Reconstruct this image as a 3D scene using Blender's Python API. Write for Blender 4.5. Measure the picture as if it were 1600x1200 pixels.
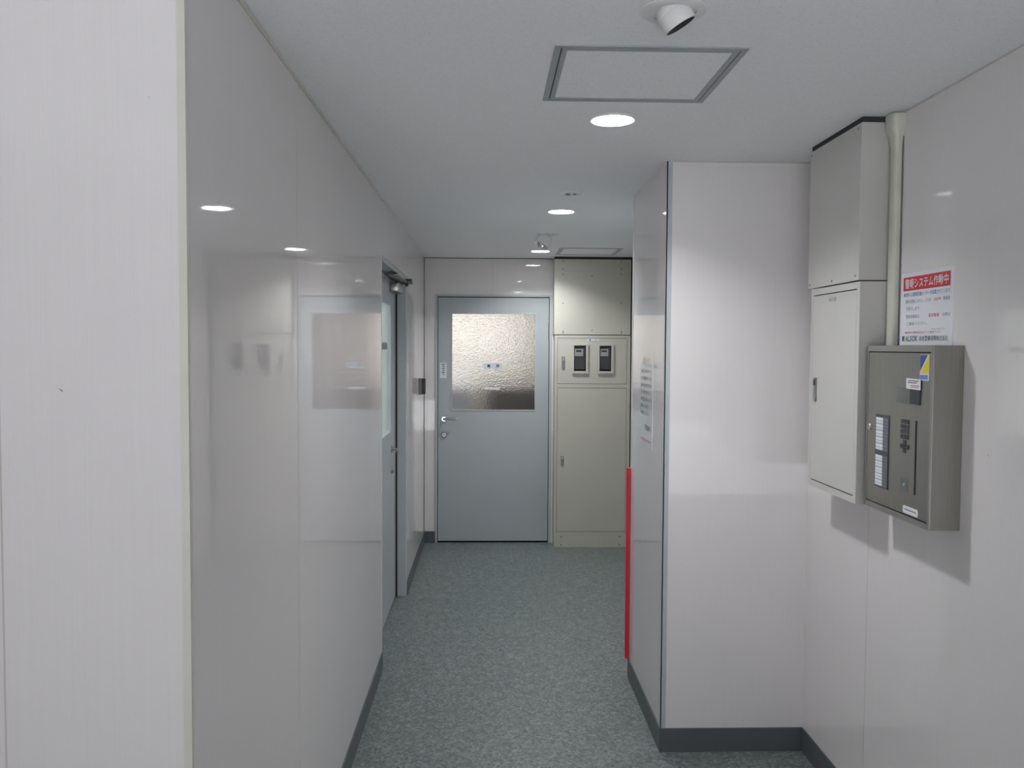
import bpy, bmesh, math, random
from mathutils import Vector, Matrix

for o in list(bpy.data.objects):
    bpy.data.objects.remove(o, do_unlink=True)
SC = bpy.context.scene
COL = SC.collection

# ------------------------------------------------------------------ camera
F_PX, YAW, PITCH, ROLL, EYE = 1337.05, 1.6155, -2.4438, 0.3126, 1.58
cam_d = bpy.data.cameras.new('camera')
cam_d.sensor_fit = 'HORIZONTAL'
cam_d.sensor_width = 36.0
cam_d.lens = 36.0 * F_PX / 1600.0
cam_d.clip_start = 0.02
cam = bpy.data.objects.new('camera', cam_d)
COL.objects.link(cam)
_y, _p, _r = (math.radians(v) for v in (YAW, PITCH, ROLL))
_f = Vector((math.sin(_y) * math.cos(_p), math.cos(_y) * math.cos(_p), math.sin(_p)))
_rt = Vector((math.cos(_y), -math.sin(_y), 0))
_up = _rt.cross(_f)
_r2 = _rt * math.cos(_r) + _up * math.sin(_r)
_u2 = -_rt * math.sin(_r) + _up * math.cos(_r)
cam.matrix_world = Matrix(((_r2.x, _u2.x, -_f.x, 0), (_r2.y, _u2.y, -_f.y, 0),
                           (_r2.z, _u2.z, -_f.z, EYE), (0, 0, 0, 1)))
SC.camera = cam

# ------------------------------------------------------------------ colour management
SC.view_settings.view_transform = 'Standard'
SC.view_settings.look = 'None'
SC.view_settings.gamma = 1.0
SC.view_settings.use_curve_mapping = False
SC.view_settings.exposure = 0.55

# ------------------------------------------------------------------ world: overcast sky seen through the entrance behind the camera
world = bpy.data.worlds.new('overcast_sky')
SC.world = world
world.use_nodes = True
wn = world.node_tree.nodes
wl = world.node_tree.links
wn.clear()
w_out = wn.new('ShaderNodeOutputWorld')
w_bg = wn.new('ShaderNodeBackground')
w_bg.inputs['Color'].default_value = (0.94, 0.96, 1.0, 1)
w_bg.inputs['Strength'].default_value = 0.82
wl.new(w_bg.outputs[0], w_out.inputs[0])

# entrance opening (behind the camera): a light portal for the sky
ENT_Y, ENT_X0, ENT_X1, ENT_Z = -0.95, -1.12, 0.95, 2.1
pd = bpy.data.lights.new('entrance_portal', 'AREA')
pd.shape = 'RECTANGLE'
pd.size = ENT_X1 - ENT_X0
pd.size_y = ENT_Z
pd.cycles.is_portal = True
portal = bpy.data.objects.new('entrance_portal', pd)
portal.location = ((ENT_X0 + ENT_X1) / 2, ENT_Y, ENT_Z / 2)
portal.rotation_euler = (math.radians(90), 0, 0)
COL.objects.link(portal)
# sun from over the roof: lights only the paving outside, which bounces daylight in
sun_d = bpy.data.lights.new('sun', 'SUN')
sun_d.energy = 28.0
sun_d.angle = math.radians(2)
sun_d.color = (1.0, 1.0, 1.0)
sun = bpy.data.objects.new('sun', sun_d)
sun.rotation_euler = (math.radians(-35), 0, 0)     # shines towards -Y, away from the corridor
sun.location = (0, 4, 6)
COL.objects.link(sun)
DOWNLIGHT_STRENGTH = 22.0     # glow of the visible diffuser
DOWNLIGHT_WATTS = 5.7         # beam of each downlight

# ------------------------------------------------------------------ room dimensions (metres)
ZC = 2.292                  # ceiling
XL, XP, XR, XF = -0.511, 0.681, 1.243, 1.145
Y0, Y1, Y2, YB = 1.472, 4.136, 5.405, 6.867
YPF, YPB = 3.272, 4.036
XDL = -0.578                # face of the door in the left recess
YC = 6.71                   # face of the meter cabinet

# ------------------------------------------------------------------ materials
def mat(name, color, rough=0.4, metal=0.0, var=0.04, scale=9.0, stretch=None, bump=0.0,
        spec=0.5, emit=None, strength=0.0, bscale=None):
    m = bpy.data.materials.new(name)
    m.use_nodes = True
    n, l = m.node_tree.nodes, m.node_tree.links
    b = n['Principled BSDF']
    b.inputs['Roughness'].default_value = rough
    b.inputs['Metallic'].default_value = metal
    b.inputs['Specular IOR Level'].default_value = spec
    tc = n.new('ShaderNodeTexCoord')
    mp = n.new('ShaderNodeMapping')
    if stretch:
        mp.inputs['Scale'].default_value = stretch
    l.new(tc.outputs['Object'], mp.inputs['Vector'])
    nz = n.new('ShaderNodeTexNoise')
    nz.inputs['Scale'].default_value = scale
    nz.inputs['Detail'].default_value = 4
    l.new(mp.outputs[0], nz.inputs['Vector'])
    rp = n.new('ShaderNodeValToRGB')
    c = color
    rp.color_ramp.elements[0].position = 0.3
    rp.color_ramp.elements[1].position = 0.7
    rp.color_ramp.elements[0].color = (c[0] * (1 - var), c[1] * (1 - var), c[2] * (1 - var), 1)
    rp.color_ramp.elements[1].color = (min(1, c[0] * (1 + var)), min(1, c[1] * (1 + var)), min(1, c[2] * (1 + var)), 1)
    l.new(nz.outputs['Fac'], rp.inputs[0])
    l.new(rp.outputs[0], b.inputs['Base Color'])
    if bump:
        bn = n.new('ShaderNodeBump')
        bn.inputs['Strength'].default_value = bump
        bn.inputs['Distance'].default_value = 0.002
        src = nz
        if bscale:
            src = n.new('ShaderNodeTexNoise')
            src.inputs['Scale'].default_value = bscale
            l.new(tc.outputs['Object'], src.inputs['Vector'])
        l.new(src.outputs['Fac'], bn.inputs['Height'])
        l.new(bn.outputs[0], b.inputs['Normal'])
    if emit:
        b.inputs['Emission Color'].default_value = (*emit, 1)
        b.inputs['Emission Strength'].default_value = strength
    return m

def wall_material():
    """Glossy laminated wall board: pinkish white with a faint vertical grain."""
    m = mat('laminated_wall_board', (0.735, 0.705, 0.705), rough=0.03, var=0.014, scale=1.0,
            stretch=(330, 330, 2.5))
    n, l = m.node_tree.nodes, m.node_tree.links
    b = n['Principled BSDF']
    tc = n.new('ShaderNodeTexCoord')
    nz = n.new('ShaderNodeTexNoise')
    nz.inputs['Scale'].default_value = 2.2
    nz.inputs['Detail'].default_value = 1
    l.new(tc.outputs['Object'], nz.inputs['Vector'])
    bn = n.new('ShaderNodeBump')
    bn.inputs['Strength'].default_value = 0.03
    bn.inputs['Distance'].default_value = 0.02
    l.new(nz.outputs['Fac'], bn.inputs['Height'])
    l.new(bn.outputs[0], b.inputs['Normal'])
    return m

def ceiling_material():
    m = mat('rock_wool_ceiling', (0.86, 0.875, 0.885), rough=0.9, var=0.02, scale=60)
    n, l = m.node_tree.nodes, m.node_tree.links
    b = n['Principled BSDF']
    base = b.inputs['Base Color'].links[0].from_socket
    tc = n.new('ShaderNodeTexCoord')
    v = n.new('ShaderNodeTexNoise')
    v.inputs['Scale'].default_value = 170
    v.inputs['Detail'].default_value = 3
    v.inputs['Roughness'].default_value = 0.6
    l.new(tc.outputs['Object'], v.inputs['Vector'])
    r = n.new('ShaderNodeValToRGB')
    r.color_ramp.elements[0].position = 0.31
    r.color_ramp.elements[1].position = 0.40
    r.color_ramp.elements[0].color = (0.78, 0.78, 0.78, 1)
    r.color_ramp.elements[1].color = (1, 1, 1, 1)
    l.new(v.outputs['Fac'], r.inputs[0])
    mx = n.new('ShaderNodeMix')
    mx.data_type = 'RGBA'
    mx.blend_type = 'MULTIPLY'
    mx.inputs[0].default_value = 1.0
    l.new(base, mx.inputs[6])
    l.new(r.outputs[0], mx.inputs[7])
    l.new(mx.outputs[2], b.inputs['Base Color'])
    return m

def floor_material():
    """Sheet vinyl with grey, green-grey and pale flecks."""
    m = bpy.data.materials.new('speckled_vinyl_floor')
    m.use_nodes = True
    n, l = m.node_tree.nodes, m.node_tree.links
    b = n['Principled BSDF']
    b.inputs['Roughness'].default_value = 0.42
    tc = n.new('ShaderNodeTexCoord')
    v1 = n.new('ShaderNodeTexVoronoi')
    v1.inputs['Scale'].default_value = 120
    l.new(tc.outputs['Object'], v1.inputs['Vector'])
    r1 = n.new('ShaderNodeValToRGB')
    e = r1.color_ramp.elements
    e[0].position = 0.0
    e[0].color = (0.076, 0.093, 0.090, 1)
    e[1].position = 1.0
    e[1].color = (0.235, 0.258, 0.255, 1)
    a = e.new(0.35)
    a.color = (0.130, 0.150, 0.147, 1)
    a = e.new(0.7)
    a.color = (0.158, 0.178, 0.177, 1)
    sp = n.new('ShaderNodeSeparateColor')
    l.new(v1.outputs['Color'], sp.inputs[0])
    l.new(sp.outputs[0], r1.inputs[0])
    nz = n.new('ShaderNodeTexNoise')
    nz.inputs['Scale'].default_value = 26
    nz.inputs['Detail'].default_value = 5
    l.new(tc.outputs['Object'], nz.inputs['Vector'])
    r2 = n.new('ShaderNodeValToRGB')
    r2.color_ramp.elements[0].position = 0.3
    r2.color_ramp.elements[1].position = 0.7
    r2.color_ramp.elements[0].color = (0.84, 0.86, 0.86, 1)
    r2.color_ramp.elements[1].color = (1.1, 1.1, 1.1, 1)
    l.new(nz.outputs['Fac'], r2.inputs[0])
    mx = n.new('ShaderNodeMix')
    mx.data_type = 'RGBA'
    mx.blend_type = 'MULTIPLY'
    mx.inputs[0].default_value = 1.0
    l.new(r1.outputs[0], mx.inputs[6])
    l.new(r2.outputs[0], mx.inputs[7])
    l.new(mx.outputs[2], b.inputs['Base Color'])
    return m

def glass_material(name, rough=0.16, bump=0.6, scale=85, tint=(1, 1, 1)):
    m = bpy.data.materials.new(name)
    m.use_nodes = True
    n, l = m.node_tree.nodes, m.node_tree.links
    b = n['Principled BSDF']
    b.inputs['Base Color'].default_value = (*tint, 1)
    b.inputs['Transmission Weight'].default_value = 1.0
    b.inputs['Roughness'].default_value = rough
    b.inputs['IOR'].default_value = 1.45
    tc = n.new('ShaderNodeTexCoord')
    nz = n.new('ShaderNodeTexNoise')
    nz.inputs['Scale'].default_value = scale
    nz.inputs['Detail'].default_value = 2
    l.new(tc.outputs['Object'], nz.inputs['Vector'])
    bn = n.new('ShaderNodeBump')
    bn.inputs['Strength'].default_value = bump
    bn.inputs['Distance'].default_value = 0.006
    l.new(nz.outputs['Fac'], bn.inputs['Height'])
    l.new(bn.outputs[0], b.inputs['Normal'])
    return m

M = {}
M['wall'] = wall_material()
M['ceiling'] = ceiling_material()
M['floor'] = floor_material()
M['concrete'] = mat('outdoor_paving', (0.54, 0.55, 0.565), 0.85, var=0.15, scale=3)
M['base'] = mat('grey_vinyl_skirting', (0.095, 0.108, 0.115), 0.45, var=0.05)
M['strip'] = mat('cream_edge_strip', (0.62, 0.61, 0.55), 0.3)
M['alu'] = mat('grey_metal_corner_trim', (0.44, 0.475, 0.495), 0.5)
M['joint'] = mat('panel_joint_filler', (0.52, 0.49, 0.46), 0.5)
M['door'] = mat('blue_grey_door_paint', (0.40, 0.435, 0.455), 0.33, var=0.02, scale=4)
M['frame'] = mat('blue_grey_frame_paint', (0.45, 0.475, 0.485), 0.35, var=0.02)
M['dark'] = mat('black_gap_rubber', (0.012, 0.013, 0.014), 0.8)
M['seal'] = mat('dark_sealant', (0.03, 0.032, 0.035), 0.8)
M['beige'] = mat('beige_cabinet_paint', (0.50, 0.49, 0.43), 0.3, var=0.02, scale=5)
M['beige_line'] = mat('beige_cabinet_gap', (0.16, 0.155, 0.135), 0.6)
M['ivory'] = mat('ivory_cabinet_paint', (0.53, 0.52, 0.50), 0.26, var=0.02, scale=5)
M['steel'] = mat('brushed_champagne_steel', (0.25, 0.238, 0.216), 0.38, metal=0.75, var=0.06, scale=1.0, stretch=(300, 300, 8))
M['steel_edge'] = mat('brushed_steel_bezel', (0.31, 0.30, 0.285), 0.34, metal=0.75, var=0.04, scale=1.0, stretch=(300, 300, 8))
M['chrome'] = mat('chrome', (0.80, 0.80, 0.80), 0.12, metal=1.0, var=0.01)
M['nickel'] = mat('worn_nickel', (0.46, 0.45, 0.43), 0.3, metal=0.9, var=0.05)
M['latch'] = mat('grey_latch_metal', (0.22, 0.225, 0.22), 0.35, metal=0.6)
M['conduit'] = mat('cream_cable_moulding', (0.56, 0.56, 0.49), 0.32)
M['white'] = mat('white_plastic', (0.74, 0.75, 0.74), 0.4)
M['paper'] = mat('white_card', (0.74, 0.75, 0.80), 0.45, var=0.02)
M['paper_gloss'] = mat('laminated_paper', (0.72, 0.72, 0.73), 0.07, var=0.02)
M['red'] = mat('red_print', (0.60, 0.028, 0.045), 0.4, var=0.03)
M['guard'] = mat('red_rubber_guard', (0.62, 0.030, 0.060), 0.4, var=0.05, scale=20)
M['blue'] = mat('blue_print', (0.035, 0.075, 0.33), 0.4)
M['pale_blue'] = mat('pale_blue_print', (0.17, 0.20, 0.50), 0.45)
M['navy'] = mat('navy_print', (0.02, 0.035, 0.10), 0.4)
M['grey_ink'] = mat('grey_ink', (0.16, 0.17, 0.21), 0.5)
M['red_ink'] = mat('faded_red_ink', (0.60, 0.12, 0.16), 0.5)
M['faded_red'] = mat('sun_faded_red_ink', (0.62, 0.33, 0.34), 0.3)
M['yellow'] = mat('yellow_print', (0.72, 0.60, 0.03), 0.4)
M['plastic_dark'] = mat('charcoal_plastic', (0.035, 0.038, 0.042), 0.35)
M['plastic_grey'] = mat('grey_plastic', (0.20, 0.21, 0.215), 0.4)
M['button'] = mat('black_rubber_button', (0.018, 0.020, 0.030), 0.35)
M['lcd'] = mat('green_grey_screen', (0.115, 0.135, 0.125), 0.15)
M['lcd_dark'] = mat('dark_screen_glass', (0.03, 0.04, 0.038), 0.12)
M['violet_grey'] = mat('violet_grey_buttons', (0.15, 0.145, 0.19), 0.4)
M['meter_dark'] = mat('meter_compartment', (0.030, 0.028, 0.032), 0.5)
M['meter_grey'] = mat('meter_face_plate', (0.28, 0.28, 0.28), 0.4)
M['plate'] = mat('pale_blue_plastic_plate', (0.62, 0.68, 0.76), 0.35)
M['hatch'] = mat('anodised_hatch_frame', (0.36, 0.39, 0.405), 0.55)
M['glass'] = glass_material('hammered_glass', rough=0.25, bump=0.65, scale=105)
M['glass_left'] = glass_material('frosted_glass', rough=0.35, bump=0.15, tint=(0.90, 0.97, 0.97))
M['clear'] = glass_material('clear_glass', rough=0.03, bump=0.0)
M['lamp'] = mat('lamp_diffuser', (0.9, 0.9, 0.9), 0.5, emit=(0.97, 0.99, 1.0), strength=DOWNLIGHT_STRENGTH)
M['window_glow'] = mat('daylit_window', (0.8, 0.8, 0.8), 0.5, emit=(1.0, 0.955, 0.88), strength=0.88)
M['room_glow_left'] = mat('left_room_glow', (0.8, 0.8, 0.8), 0.5, emit=(0.88, 0.98, 1.0), strength=2.2)  # glow for the panel added behind the left door glass
M['room_wall'] = mat('room_plaster', (0.62, 0.58, 0.52), 0.8)
M['counter'] = mat('brown_counter', (0.10, 0.085, 0.07), 0.5)
M['fridge'] = mat('pale_appliance', (0.55, 0.58, 0.64), 0.35)
M['dirt'] = mat('scuff_mark', (0.28, 0.27, 0.27), 0.6)

# ------------------------------------------------------------------ mesh builder
class MB:
    def __init__(s):
        s.bm = bmesh.new()

    def box(s, x0, x1, y0, y1, z0, z1, bev=0.0, seg=2):
        r = bmesh.ops.create_cube(s.bm, size=1.0)
        vs = r['verts']
        for v in vs:
            v.co = Vector(((x0 + x1) / 2 + v.co.x * (x1 - x0), (y0 + y1) / 2 + v.co.y * (y1 - y0),
                           (z0 + z1) / 2 + v.co.z * (z1 - z0)))
        if bev:
            es = list({e for v in vs for e in v.link_edges})
            bmesh.ops.bevel(s.bm, geom=es, offset=bev, segments=seg, profile=0.5, affect='EDGES')
        return s

    def prism(s, pts, z0, z1, M4=None):
        """polygon pts (a, b) extruded from z0 to z1 along the third axis, then transformed by M4"""
        M4 = M4 or Matrix.Identity(4)
        a = [s.bm.verts.new(M4 @ Vector((p[0], p[1], z0))) for p in pts]
        b = [s.bm.verts.new(M4 @ Vector((p[0], p[1], z1))) for p in pts]
        n = len(pts)
        s.bm.faces.new(list(reversed(a)))
        s.bm.faces.new(b)
        for i in range(n):
            s.bm.faces.new((a[i], a[(i + 1) % n], b[(i + 1) % n], b[i]))
        return s

    def lathe(s, prof, M4, seg=40):
        """prof: (radius, height) pairs turned around local z"""
        rings = []
        for (r, h) in prof:
            if r < 1e-6:
                rings.append([s.bm.verts.new(M4 @ Vector((0, 0, h)))])
            else:
                rings.append([s.bm.verts.new(M4 @ Vector((r * math.cos(2 * math.pi * k / seg), r * math.sin(2 * math.pi * k / seg), h))) for k in range(seg)])
        for a, b in zip(rings, rings[1:]):
            for k in range(seg):
                k2 = (k + 1) % seg
                if len(a) == 1 and len(b) == 1:
                    continue
                if len(a) == 1:
                    s.bm.faces.new((a[0], b[k], b[k2]))
                elif len(b) == 1:
                    s.bm.faces.new((a[k], a[k2], b[0]))
                else:
                    s.bm.faces.new((a[k], a[k2], b[k2], b[k]))
        return s

    def cyl(s, p0, p1, r, seg=20):
        p0, p1 = Vector(p0), Vector(p1)
        d = p1 - p0
        return s.lathe([(0, 0), (r, 0), (r, d.length), (0, d.length)], frame_at(p0, d), seg)

    def tube(s, pts, r, seg=12):
        pts = [Vector(p) for p in pts]
        rings = []
        for i, p in enumerate(pts):
            d = (pts[min(i + 1, len(pts) - 1)] - pts[max(i - 1, 0)])
            f = frame_at(p, d)
            rr = r[i] if isinstance(r, (list, tuple)) else r
            rings.append([s.bm.verts.new(f @ Vector((rr * math.cos(2 * math.pi * k / seg), rr * math.sin(2 * math.pi * k / seg), 0))) for k in range(seg)])
        for a, b in zip(rings, rings[1:]):
            for k in range(seg):
                s.bm.faces.new((a[k], a[(k + 1) % seg], b[(k + 1) % seg], b[k]))
        s.bm.faces.new(list(reversed(rings[0])))
        s.bm.faces.new(rings[-1])
        return s

def frame_at(p, d):
    d = Vector(d).normalized()
    ref = Vector((0, 0, 1)) if abs(d.z) < 0.95 else Vector((1, 0, 0))
    x = ref.cross(d).normalized()
    y = d.cross(x)
    return Matrix(((x.x, y.x, d.x, p[0]), (x.y, y.y, d.y, p[1]), (x.z, y.z, d.z, p[2]), (0, 0, 0, 1)))

def origin_of(o):
    v = Vector((0, 0, 0))
    while o:
        v += o.location
        o = o.parent
    return v

def obj(name, mb, m, parent=None, smooth=False, base=None):
    """links the builder's mesh as ONE object; vertices were given in room coordinates"""
    bm = mb.bm
    bmesh.ops.recalc_face_normals(bm, faces=bm.faces)
    me = bpy.data.meshes.new(name)
    if parent:
        org = origin_of(parent)
    elif base is not None:
        org = Vector(base)
    else:
        xs = [v.co for v in bm.verts]
        org = Vector(((min(c.x for c in xs) + max(c.x for c in xs)) / 2,
                      (min(c.y for c in xs) + max(c.y for c in xs)) / 2, min(c.z for c in xs)))
    for v in bm.verts:
        v.co -= org
    bm.to_mesh(me)
    bm.free()
    me.materials.append(m)
    if smooth:
        for p in me.polygons:
            p.use_smooth = True
        try:
            me.set_sharp_from_angle(angle=math.radians(40))
        except Exception:
            pass
    o = bpy.data.objects.new(name, me)
    COL.objects.link(o)
    if parent:
        o.parent = parent
    else:
        o.location = org
    return o

def tag(o, label, cat, group=None, kind=None):
    o['label'] = label
    o['category'] = cat
    if group:
        o['group'] = group
    if kind:
        o['kind'] = kind
    return o

def thing(name, loc, label, cat, group=None, kind=None):
    o = bpy.data.objects.new(name, None)
    o.empty_display_size = 0.05
    o.location = loc
    COL.objects.link(o)
    return tag(o, label, cat, group, kind)

def struct(name, mb, m, label, cat, smooth=False):
    return tag(obj(name, mb, m, smooth=smooth), label, cat, None, 'structure')

def dup(root, loc, label):
    """copies a thing, its parts and sub-parts"""
    def rec(o, parent):
        c = o.copy()
        COL.objects.link(c)
        c.parent = parent
        for ch in list(o.children):
            rec(ch, c)
        return c
    r = rec(root, None)
    r.location = loc
    r['label'] = label
    return r

# surface frames: local x = reading direction, y = up, z = out of the surface
def facing_minus_x(x, y, z):
    return Matrix(((0, 0, -1, x), (-1, 0, 0, y), (0, 1, 0, z), (0, 0, 0, 1)))
def facing_plus_x(x, y, z):
    return Matrix(((0, 0, 1, x), (1, 0, 0, y), (0, 1, 0, z), (0, 0, 0, 1)))
def facing_minus_y(x, y, z):
    return Matrix(((1, 0, 0, x), (0, 0, -1, y), (0, 1, 0, z), (0, 0, 0, 1)))

def text_into(mb, body, w, h, M4, shear=0.0, bold=0.0, thick=0.0002):
    """lettering centred in a w x h box on the surface frame M4"""
    cu = bpy.data.curves.new('lettering', 'FONT')
    cu.body = body
    cu.shear = shear
    cu.offset = bold
    cu.resolution_u = 3
    t = bpy.data.objects.new('lettering', cu)
    COL.objects.link(t)
    bpy.context.view_layer.update()
    dg = bpy.context.evaluated_depsgraph_get()
    me = bpy.data.meshes.new_from_object(t.evaluated_get(dg))
    bpy.data.objects.remove(t, do_unlink=True)
    if len(me.vertices) == 0:
        return mb
    xs = [v.co.x for v in me.vertices]
    ys = [v.co.y for v in me.vertices]
    sx = w / max(1e-6, max(xs) - min(xs))
    sy = h / max(1e-6, max(ys) - min(ys))
    cx, cy = (max(xs) + min(xs)) / 2, (max(ys) + min(ys)) / 2
    for v in me.vertices:
        v.co = M4 @ Vector(((v.co.x - cx) * sx, (v.co.y - cy) * sy, thick))
    mb.bm.from_mesh(me)
    bpy.data.meshes.remove(me)
    return mb

def line(name, body, w, h, M4, m, parent, shear=0.0, bold=0.0):
    """one line of lettering as a part of its own"""
    return obj(name, text_into(MB(), body, w, h, M4, shear, bold), m, parent)

# ================================================================== SETTING
T = 0.12
struct('floor', MB().box(-2.4, 1.5, ENT_Y, YB + 0.1, -0.05, 0), M['floor'], 'grey speckled vinyl corridor floor', 'floor')
struct('floor_outdoors', MB().box(-9, 9, -12, ENT_Y - 0.002, -0.06, -0.01), M['concrete'], 'paving outside the entrance behind the camera', 'ground')
struct('ceiling', MB().box(-2.4, 1.5, ENT_Y - 0.1, YB + 0.1, ZC, ZC + 0.06), M['ceiling'], 'pale grey speckled ceiling board', 'ceiling')

# left side: the front-facing wall end, the long wall, the recess with a door, the far piece
mb = MB()
mb.box(-2.3, XL, Y0, Y0 + T, 0, ZC)
struct('wall_left_front', mb, M['wall'], 'bright pinkish white wall facing the camera at far left', 'wall')
mb = MB()
mb.box(XL - 0.06, XL, Y0 + T, Y1, 0, ZC)
struct('wall_left', mb, M['wall'], 'glossy left corridor wall mirroring the far door', 'wall')
mb = MB()
mb.box(XL - 0.2, XL, Y1, Y2, 2.02, ZC)
struct('wall_left_lintel', mb, M['wall'], 'wall board above the recessed left door', 'wall')
mb = MB()
mb.box(XL - 0.2, XL, Y2, YB + T, 0, ZC)
struct('wall_left_far', mb, M['wall'], 'short left wall between the recessed door and the far wall', 'wall')
mb = MB()
mb.box(XL, -0.421, YB, YB + T, 0, ZC)
mb.box(-0.421, 0.512, YB, YB + T, 2.002, ZC)
mb.box(0.512, XF + 0.1, YB, YB + T, 0, ZC)
struct('wall_back', mb, M['wall'], 'end wall around the grey door', 'wall')
mb = MB()
mb.box(XP, XR + 0.12, YPF, YPB, 0, ZC)
struct('wall_pillar', mb, M['wall'], 'white panelled pillar projecting from the right', 'wall')
mb = MB()
mb.box(XF, XF + 0.1, YPB, YB, 0, ZC)
struct('wall_right_far', mb, M['wall'], 'right wall beside the meter cabinet behind the pillar', 'wall')
mb = MB()
mb.box(XR, XR + 0.12, ENT_Y, YPF, 0, ZC)
struct('wall_right', mb, M['wall'], 'glossy right wall carrying the intercom panel', 'wall')
mb = MB()
mb.box(-2.4, -2.3, ENT_Y, Y0 + T, 0, ZC)
struct('wall_lobby_left', mb, M['wall'], 'left wall of the entrance lobby', 'wall')
mb = MB()
mb.box(-2.4, ENT_X0, ENT_Y - 0.1, ENT_Y, 0, ZC)
mb.box(ENT_X0, ENT_X1, ENT_Y - 0.1, ENT_Y, ENT_Z, ZC)
mb.box(ENT_X1, XR + 0.12, ENT_Y - 0.1, ENT_Y, 0, ZC)
struct('wall_entrance', mb, M['wall'], 'entrance wall with a wide opening behind the camera', 'wall')

# skirting
BH, BT = 0.095, 0.005
mb = MB().box(XL, XL + BT, Y0 + 0.004, Y1 - 0.001, 0, BH, 0.0015)
struct('baseboard_left', mb, M['base'], 'dark grey skirting along the left wall', 'skirting')
mb = MB().box(-2.3, XL - 0.001, Y0 - BT, Y0, 0, BH, 0.0015)
struct('baseboard_left_front', mb, M['base'], 'dark grey skirting under the front left wall', 'skirting')
mb = MB().box(XL, XL + BT, Y2 + 0.002, YB - BT, 0, BH, 0.0015)
struct('baseboard_left_far', mb, M['base'], 'dark skirting of the far left wall', 'skirting')
mb = MB().box(XL, -0.423, YB - BT, YB, 0, BH, 0.0015)
struct('baseboard_back', mb, M['base'], 'short dark skirting left of the far door', 'skirting')
mb = MB().box(XP, XR - BT, YPF - BT, YPF, 0, BH, 0.0015)
struct('baseboard_pillar_front', mb, M['base'], 'dark skirting on the front of the pillar', 'skirting')
mb = MB().box(XP - BT, XP, YPF - BT, YPB - 0.001, 0, BH, 0.0015)
struct('baseboard_pillar_left', mb, M['base'], 'dark skirting on the corridor side of the pillar', 'skirting')
mb = MB().box(XR - BT, XR, ENT_Y, YPF, 0, BH, 0.0015)
struct('baseboard_right', mb, M['base'], 'dark skirting along the right wall', 'skirting')

# edge strips and panel joints
TRIM = [
    ('trim_1', MB().box(XL - 0.013, XL + 0.0012, Y0 - 0.0012, Y0 + 0.010, BH, ZC), M['strip'], 'cream strip on the near left wall corner'),
    ('trim_2', MB().box(XL - 0.004, XL + 0.0012, Y1 - 0.014, Y1 + 0.0012, 0.0, 2.02), M['strip'], 'pale strip on the wall edge before the recessed door'),
    ('trim_3', MB().box(XP - 0.0015, XP + 0.019, YPF - 0.0015, YPF + 0.002, BH, ZC).box(XP - 0.0015, XP + 0.002, YPF - 0.0015, YPF + 0.019, BH, ZC), M['alu'], 'grey metal strip on the front pillar corner'),
    ('trim_4', MB().box(XP - 0.0012, XP + 0.003, YPB - 0.03, YPB + 0.0012, 1.012, ZC), M['strip'], 'thin strip on the rear pillar edge above the red guard'),
    ('trim_5', MB().box(XL, XL + 0.004, Y0 + 0.01, Y1, ZC - 0.012, ZC), M['strip'], 'cream bead where the left wall meets the ceiling'),
    ('trim_6', MB().box(-0.8295, -0.8265, Y0 - 0.0004, Y0 + 0.001, BH, ZC), M['joint'], 'vertical board joint at the far left'),
    ('trim_7', MB().box(XL - 0.001, XL + 0.0004, 2.3135, 2.3165, BH, ZC - 0.012), M['joint'], 'vertical board joint in the left wall'),
    ('trim_8', MB().box(XR - 0.0004, XR + 0.001, 2.7335, 2.7365, BH, ZC), M['joint'], 'vertical board joint in the right wall'),
    ('trim_9', MB().box(0.034, 0.036, YB - 0.0004, YB + 0.001, 2.002, ZC), M['joint'], 'board joint above the far door'),
    ('trim_10', MB().box(XL, -0.42, YB - 0.002, YB, ZC - 0.005, ZC).box(-0.42, 0.512, YB - 0.002, YB, ZC - 0.005, ZC), M['seal'], 'dark line where the end wall meets the ceiling'),
    ('trim_11', MB().box(XL, XL + 0.003, YB - 0.003, YB, BH, ZC), M['seal'], 'dark line in the far left wall corner'),
    ('trim_12', MB().box(XP + 0.02, XR, YPF - 0.0015, YPF, ZC - 0.004, ZC), M['joint'], 'thin line where the pillar meets the ceiling'),
    ('trim_13', MB().box(XR - 0.0015, XR, ENT_Y, YPF, ZC - 0.004, ZC), M['joint'], 'thin line where the right wall meets the ceiling'),
]
for nm, b_, m_, lb in TRIM:
    struct(nm, b_, m_, lb, 'trim')

# rooms behind the two glazed doors
RY = 12.0
struct('wall_back_room_end', MB().box(-2.0, 2.0, RY, RY + 0.1, 0, 2.4), M['room_wall'], 'end wall of the room behind the far door glass', 'wall')
struct('wall_back_room_left', MB().box(-2.1, -2.0, YB + T, RY, 0, 2.4), M['room_wall'], 'left wall of the room behind the far door glass', 'wall')
struct('wall_back_room_right', MB().box(2.0, 2.1, YB + T, RY, 0, 2.4), M['room_wall'], 'right wall of the room behind the far door glass', 'wall')
struct('wall_back_room_front', MB().box(XF + 0.1, 2.0, YB, YB + T, 0, 2.4).box(-2.0, XL, YB + T + 0.001, YB + T + 0.05, 0, 2.4), M['room_wall'], 'inner side of the end wall in the room behind', 'wall')
struct('ceiling_back_room', MB().box(-2.0, 2.0, YB + T, RY, 2.4, 2.45), M['room_wall'], 'ceiling of the room behind the far door glass', 'ceiling')
struct('floor_back_room', MB().box(-2.0, 2.0, YB + 0.1, RY, -0.05, 0), M['room_wall'], 'floor of the room behind the far door glass', 'floor')
struct('window_1', MB().box(-1.5, 0.62, RY - 0.02, RY - 0.001, 1.33, 2.25), M['window_glow'], 'daylit window seen through the far door glass', 'window')
struct('wall_left_room_end', MB().box(XL - 1.6, XL - 1.5, 3.5, 6.3, 0, 2.4), M['room_wall'], 'end wall of the room behind the recessed door', 'wall')
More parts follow.
